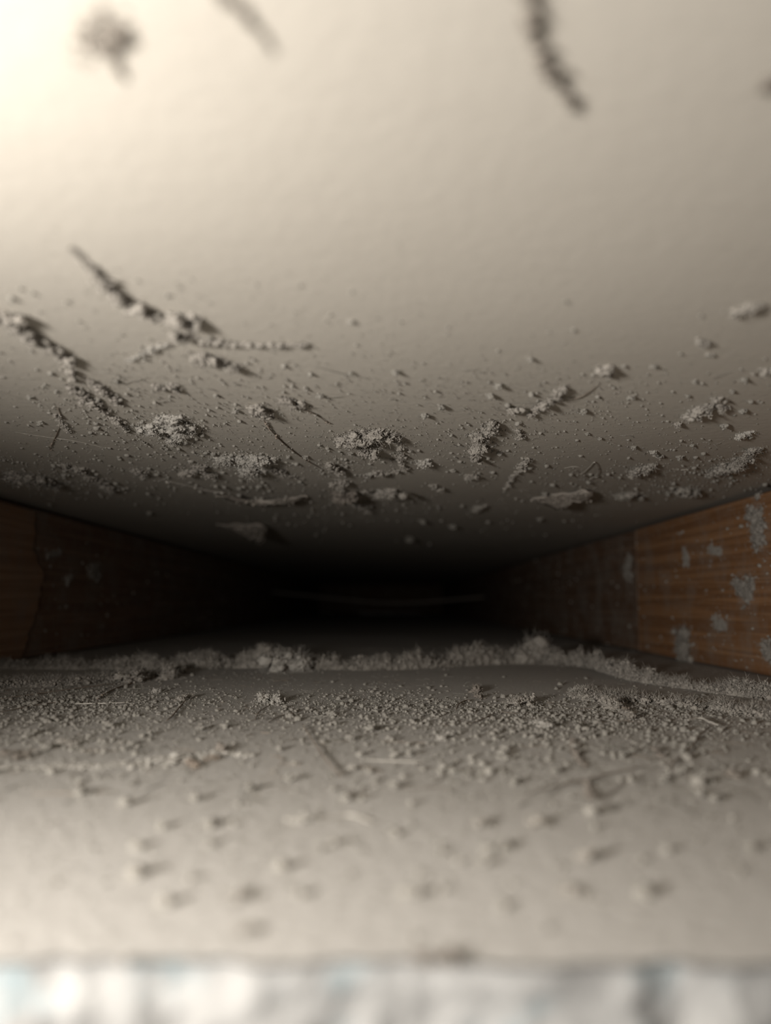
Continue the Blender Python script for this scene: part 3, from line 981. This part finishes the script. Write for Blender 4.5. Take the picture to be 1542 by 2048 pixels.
# raised torn edge near the opening
clump('torn_ridge', L, [(-10, 1535, 7), (100, 1533, 7), (200, 1532, 8), (280, 1528, 11), (310, 1518, 17), (345, 1516, 17), (385, 1520, 10), (430, 1508, 10), (470, 1506, 9), (505, 1512, 7)], 'raised pale torn paper ridge curving over the lower board', 'lint_pale', flat=0.28, deep=1.6, crumbs=40, fib=3, rough=0.5, cat='paper ridge', gap=0.5)
clump('dust_clump', L, [(440, 1497, 12)], 'dark lint crumb behind the raised torn ridge', 'lint_dark', flat=0.8, crumbs=40, fib=6)
clump('dust_clump', L, [(378, 1522, 9), (392, 1532, 7)], 'dark lint sliver lodged across the torn ridge', 'fibre', flat=0.8, crumbs=30, fib=4)
clump('dust_clump', L, [(415, 1519, 7), (432, 1516, 6)], 'flat dark lint sliver in front of the torn ridge', 'fibre', flat=0.7, crumbs=30, fib=4)
clump('dust_clump', L, [(10, 1508, 10), (38, 1514, 10)], 'dark lint crumb by the start of the torn ridge', 'lint_dark', flat=0.6, crumbs=40, fib=6)
clump('dust_clump', L, [(120, 1486, 10), (150, 1488, 7)], 'soft lint crumb with a tail behind the torn ridge', 'lint', flat=0.6, crumbs=50, fib=10)
clump('dust_clump', L, [(530, 1398, 13), (552, 1402, 12)], 'gritty lint knot in the middle of the lower board', 'lint_pale', flat=0.6, crumbs=110, fib=22)
clump('dust_clump', L, [(955, 1378, 10), (960, 1394, 8)], 'dark upright lint sprig in front of the ridge', 'lint_dark', flat=0.9, crumbs=60, fib=14)
clump('dust_clump', L, [(1028, 1404, 11), (1050, 1402, 13)], 'crumbly reddish lint knot past the upright sprig', 'lint', flat=0.7, crumbs=110, fib=16)
clump('dust_clump', L, [(1150, 1384, 12), (1168, 1378, 11)], 'pale lint tuft at the edge of the fibrous drift', 'lint_pale', flat=0.8, crumbs=90, fib=20)
clump('dust_clump', L, [(1225, 1412, 16), (1245, 1425, 14), (1262, 1436, 12)], 'shaggy lint heap with a brown hollow before the drift', 'lint', flat=0.7, crumbs=150, fib=40)
clump('dust_clump', L, [(1238, 1412, 10), (1250, 1420, 8)], 'brown bark-like chip on the shaggy lint heap', 'fibre', flat=1.0, crumbs=20, fib=0, rough=0.35)
clump('dust_clump', L, [(885, 1476, 9), (900, 1470, 7)], 'pale crumb with a pointed shadow in the grit', 'lint_pale', flat=0.75, crumbs=40, fib=8)
clump('dust_clump', L, [(1076, 1448, 12), (1092, 1452, 10)], 'silvery frayed crumb among crossing fibres', 'lint_pale', flat=0.6, crumbs=70, fib=26)
clump('dust_streak', L, [(1145, 1480, 8), (1150, 1500, 8), (1160, 1518, 6), (1172, 1532, 5)], 'dark crooked lint streak on the open lower board', 'lint_dark', flat=0.6, crumbs=50, fib=12, cat='dust streak')
clump('dust_clump', L, [(1172, 1562, 7), (1176, 1582, 7), (1182, 1594, 8)], 'dark lint dots strung below the crooked streak', 'lint_dark', flat=0.7, crumbs=40, fib=6)
clump('dust_clump', L, [(1312, 1500, 10), (1320, 1512, 9)], 'dark lint speck pair before the fibrous drift', 'lint_dark', flat=0.6, crumbs=40, fib=8)
clump('dust_clump', L, [(1462, 1548, 9), (1474, 1554, 8)], 'brown lint crumb at the end of a pale hair', 'lint_dark', flat=0.7, crumbs=40, fib=4)
clump('dust_clump', L, [(962, 1648, 14), (972, 1640, 9)], 'blurred lint dot nearest the middle of the lower board', 'lint', flat=0.7, crumbs=30, fib=3)
clump('dust_clump', L, [(1074, 1644, 14)], 'blurred pale dot next to the middle lint dot', 'lint', flat=0.75, crumbs=30, fib=3)
clump('dust_clump', L, [(1172, 1712, 15)], 'blurred round crumb set apart on the pale lower board', 'lint', flat=0.75, crumbs=30, fib=3)
clump('dust_clump', L, [(1130, 1780, 10), (1162, 1784, 13)], 'blurred oblong crumb towards the cut board edge', 'lint', flat=0.6, crumbs=30, fib=3)
clump('dust_clump', L, [(478, 1792, 15)], 'blurred grey crumb on the bare pale lower board', 'lint', flat=0.55, crumbs=30, fib=3)
clump('dust_clump', L, [(480, 1862, 12), (505, 1860, 10)], 'blurred grey smear just behind the cut edge', 'lint', flat=0.45, crumbs=30, fib=3)
clump('dust_clump', L, [(592, 1640, 12), (618, 1636, 9)], 'blurred pale crumb pair in front of the thin hair', 'lint_pale', flat=0.6, crumbs=30, fib=3)
clump('dust_clump', L, [(840, 1918, 12), (900, 1912, 15)], 'dark lint speck sitting on the crumbling cut edge', 'lint_dark', flat=0.6, crumbs=30, fib=3)
clump('dust_clump', L, [(250, 1922, 10)], 'grey lint speck on the cut edge beside the dark one', 'lint', flat=0.5, crumbs=20, fib=3)

# hairs on the lower board
strand(L, [(605, 1448), (622, 1475), (645, 1510), (665, 1535), (682, 1552)], 1.7, 'thin dark hair standing across the grit', lift=2)
strand(L, [(682, 1552), (705, 1538), (732, 1534), (762, 1544)], 1.3, 'curved brown hair joining the thin dark hair', 'fibre')
strand(L, [(372, 1400), (356, 1418), (344, 1432), (333, 1442)], 1.7, 'dark stem of the small lint clump', lift=2)
strand(L, [(0, 1398), (70, 1388), (150, 1377), (232, 1366)], 1.3, 'straight fibre laid along the lint streak by the brown stud', 'fibre')
strand(L, [(150, 1408), (190, 1407), (250, 1405)], 1.3, 'pale straight sliver in front of the leaning tuft', 'fibre_pale')
strand(L, [(0, 1425), (60, 1412), (130, 1402)], 1.2, 'brown bent fibre close to the brown stud foot', 'fibre')
strand(L, [(195, 1398), (230, 1378), (280, 1362), (318, 1352)], 1.6, 'dark fibre seam under the leaning tuft', 'fibre', fuzz=10)
strand(L, [(510, 1440), (520, 1422), (540, 1410)], 1.2, 'short crooked fibre at the gritty knot', 'fibre')
strand(L, [(535, 1446), (560, 1432), (590, 1424)], 1.2, 'second crooked fibre beside the gritty knot', 'fibre')
strand(L, [(720, 1520), (780, 1522), (850, 1524)], 1.0, 'long faint pale hair lying flat on the lower board', 'fibre_pale')
strand(L, [(912, 1420), (918, 1408), (934, 1400), (940, 1402)], 1.4, 'hooked dark fibre by the upright sprig', 'fibre', lift=2)
strand(L, [(940, 1448), (965, 1438), (990, 1426)], 1.3, 'dark fibre leading to the reddish knot', 'fibre', lift=2)
strand(L, [(1060, 1456), (1082, 1440), (1104, 1428)], 1.1, 'pale fibre over the silvery frayed crumb', 'fibre_pale', lift=2)
strand(L, [(1066, 1464), (1080, 1465), (1094, 1464)], 1.1, 'tiny pale sliver below the silvery crumb', 'fibre_pale')
strand(L, [(1045, 1592), (1110, 1572), (1180, 1556), (1240, 1542), (1275, 1536)], 1.4, 'long arching hair across the open lower board', 'fibre')
strand(L, [(1200, 1605), (1235, 1575), (1262, 1548)], 1.2, 'faint slanting hair crossing the arching one', 'fibre')
strand(L, [(1340, 1556), (1400, 1550), (1452, 1547)], 1.3, 'pale hair ending at a brown crumb', 'fibre_pale')
strand(L, [(1340, 1532), (1365, 1510), (1385, 1492), (1400, 1470), (1420, 1454)], 1.8, 'dark kinked fibre pointing at the fibrous drift', 'fibre', lift=2)
strand(L, [(1375, 1440), (1400, 1436), (1420, 1444), (1436, 1450)], 2.2, 'pale curled sliver in front of the drift', 'fibre_pale', lift=3)
strand(L, [(640, 1640), (700, 1630), (745, 1645)], 1.8, 'blurred pale hair loop on the near lower board', 'fibre_pale')

# ------------------------------------------------------------------ lint on the studs
clump('lint_patch', 'right', [(1478, 1170, 16), (1498, 1178, 20), (1492, 1192, 14)], 'grey furry lint patch on the orange stud face', 'lint', flat=0.22, deep=1.6, crumbs=240, fib=40, cat='lint', core=0.45, burst=16, spread=0.75)
clump('lint_patch', 'right', [(1508, 1030, 14), (1512, 1055, 15), (1518, 1082, 12)], 'tall lint patch high on the orange stud face', 'lint', flat=0.2, deep=1.3, crumbs=200, fib=40, cat='lint', core=0.45, burst=16, spread=0.75)
clump('lint_patch', 'right', [(1532, 1295, 18), (1540, 1310, 14)], 'lint patch low on the orange stud by the frame', 'lint', flat=0.25, deep=1.4, crumbs=140, fib=30, cat='lint', core=0.45, burst=16, spread=0.75)
clump('lint_patch', 'right', [(1368, 1268, 14), (1370, 1295, 17), (1368, 1322, 17)], 'pale lint column standing against the orange stud', 'lint', flat=0.5, deep=1.6, crumbs=150, fib=40, cat='lint', rough=0.3)
clump('lint_patch', 'right', [(1370, 1105, 7), (1372, 1120, 7)], 'small lint fleck in the middle of the orange stud', 'lint', flat=0.2, crumbs=60, fib=12, cat='lint', core=0.45, burst=16, spread=0.75)
clump('lint_patch', 'right', [(1422, 1098, 9), (1440, 1104, 8)], 'thin lint smear between the fleck and the tall patch', 'lint', flat=0.15, crumbs=90, fib=12, cat='lint', core=0.45, burst=16, spread=0.75)
clump('lint_patch', 'right', [(1435, 1245, 10), (1450, 1252, 8)], 'thin lint smear below the furry patch', 'lint', flat=0.15, crumbs=90, fib=12, cat='lint', core=0.45, burst=16, spread=0.75)
clump('lint_patch', 'right', [(1260, 1118, 11), (1256, 1140, 10)], 'dim lint patch at the joint of the orange stud', 'lint', flat=0.15, crumbs=60, fib=12, cat='lint', core=0.45, burst=16, spread=0.75)
clump('lint_patch', 'left', [(136, 1160, 8), (142, 1154, 6)], 'small pale lint scrap on the brown stud face', 'lint_pale', flat=0.3, crumbs=40, fib=8, cat='lint', core=0.45, burst=16, spread=0.75)
clump('lint_patch', 'left', [(185, 1142, 14), (195, 1148, 12)], 'dim lint pad deeper on the brown stud face', 'lint', flat=0.2, crumbs=70, fib=12, cat='lint', core=0.45, burst=16, spread=0.75)
clump('lint_patch', 'left', [(95, 1112, 7), (118, 1106, 7)], 'pair of lint specks beside the wood skin edge', 'lint', flat=0.25, crumbs=40, fib=8, cat='lint')


def stud_fuzz(name, x, sgn, n, seed, y0, y1, label):
    rng = np.random.default_rng(seed)
    y = y0 + (y1 - y0) * rng.random(n) ** 1.3
    z = rng.uniform(ZF + 0.002, ZC - 0.003, n)
    s = 0.00028 * np.clip(rng.lognormal(0, 0.6, n), 0.3, 4)
    g = Geo()
    scatter(g, np.stack([np.full(n, x) + sgn * s * 0.4, y, z], 1), s, rng)
    return tag(g.build(name, M['lint']), label, 'dust', kind='stuff')


stud_fuzz('stud_dust', XL, 1, 700, 51, 0.36, 1.1, 'dust specks clinging to the brown stud face')
stud_fuzz('stud_dust', XR, -1, 600, 52, 0.33, 1.1, 'dust specks clinging to the orange stud face')

# ------------------------------------------------------------------ larger single crumbs
rng0 = np.random.default_rng(77)


def crumb_mesh(seed):
    g = Geo()
    rng = np.random.default_rng(seed)
    lump(g, np.zeros(3), np.array([1, 1, 0.8]), seed, 2, 0.6)
    V = g.V[0]
    scatter(g, V[rng.integers(0, len(V), 26)], 0.2 + 0.2 * rng.random(26), rng)
    A, T = g.arrays()
    me = np_mesh('dust_crumb', A, T)
    me.materials.append(M['grit'])
    return me


CM = [crumb_mesh(k) for k in range(5)]


def crumb(side, px, py, rp, label, group):
    c = surf(side, px, py)
    r = rp * c[1] / F
    o = bpy.data.objects.new('dust_crumb', CM[int(px) % 5])
    o.location = c + NORM[side] * r * 0.45
    o.scale = (r, r, r)
    o.rotation_euler = (0, 0, px * 0.7)
    COL.objects.link(o)
    tag(o, label, 'dust crumb', group)


for px, py, rp in [(790, 743, 6), (882, 812, 6), (848, 829, 6), (995, 770, 7), (980, 790, 6), (1060, 716, 6), (1168, 820, 6), (1262, 792, 6), (1248, 730, 4),
                   (1307, 730, 6), (1388, 762, 4), (1375, 790, 4), (1464, 780, 5), (1488, 756, 6), (1486, 818, 6), (1500, 800, 5), (1448, 848, 7), (1360, 912, 6),
                   (1268, 892, 5), (1322, 910, 5), (1385, 888, 4), (1174, 866, 4), (1200, 875, 4), (1130, 600, 5), (700, 745, 4), (640, 790, 5), (430, 790, 4), (470, 820, 5),
                   (232, 760, 5), (80, 842, 5), (60, 792, 5), (700, 905, 5), (610, 912, 5), (905, 938, 5), (1000, 905, 5), (820, 900, 4), (1090, 985, 5), (845, 1040, 6), (820, 1075, 7), (905, 1050, 6)]:
    crumb(U, px, py, rp, 'single pale dust crumb stuck to the cream upper board', 'single crumbs on the upper board')
for px, py, rp in [(740, 1462, 8), (700, 1480, 7), (560, 1500, 6), (905, 1545, 7), (1010, 1520, 6), (1110, 1545, 7), (820, 1510, 7), (215, 1455, 8), (300, 1470, 6), (260, 1490, 6),
                   (400, 1460, 6), (450, 1456, 6), (660, 1430, 6), (580, 1560, 8), (500, 1580, 9), (690, 1600, 8), (790, 1575, 8), (1245, 1515, 7), (1360, 1545, 7), (1400, 1590, 8), (1330, 1560, 7),
                   (60, 1470, 8), (90, 1500, 8), (160, 1590, 9), (250, 1610, 10), (390, 1600, 9), (420, 1650, 9), (1430, 1600, 8), (1500, 1700, 9), (965, 1730, 9), (830, 1790, 10), (1005, 1700, 8)]:
    crumb(L, px, py, rp, 'single pale dust crumb lying loose on the grey lower board', 'single crumbs on the lower board')

# ------------------------------------------------------------------ faint cable sagging across the far end
yc = 1.39
pts = []
for px, py in [(556, 1186), (640, 1194), (700, 1200), (770, 1206), (840, 1205), (900, 1200), (980, 1195)]:
    v = ray(px, py)
    pts.append(np.array(v * (yc / v.y)))
pts = [np.array([XL - 0.002, yc, pts[0][2] + 0.002])] + pts[1:-1] + [np.array([XR + 0.002, yc, pts[-1][2] + 0.001])]
g = Geo()
tube(g, smooth_path(pts, 8), 0.0026, 8, 1.0)
tag(g.build('cable', M['lint_dark'], origin=pts[0]), 'thin pale cable sagging across the dark far end', 'cable')
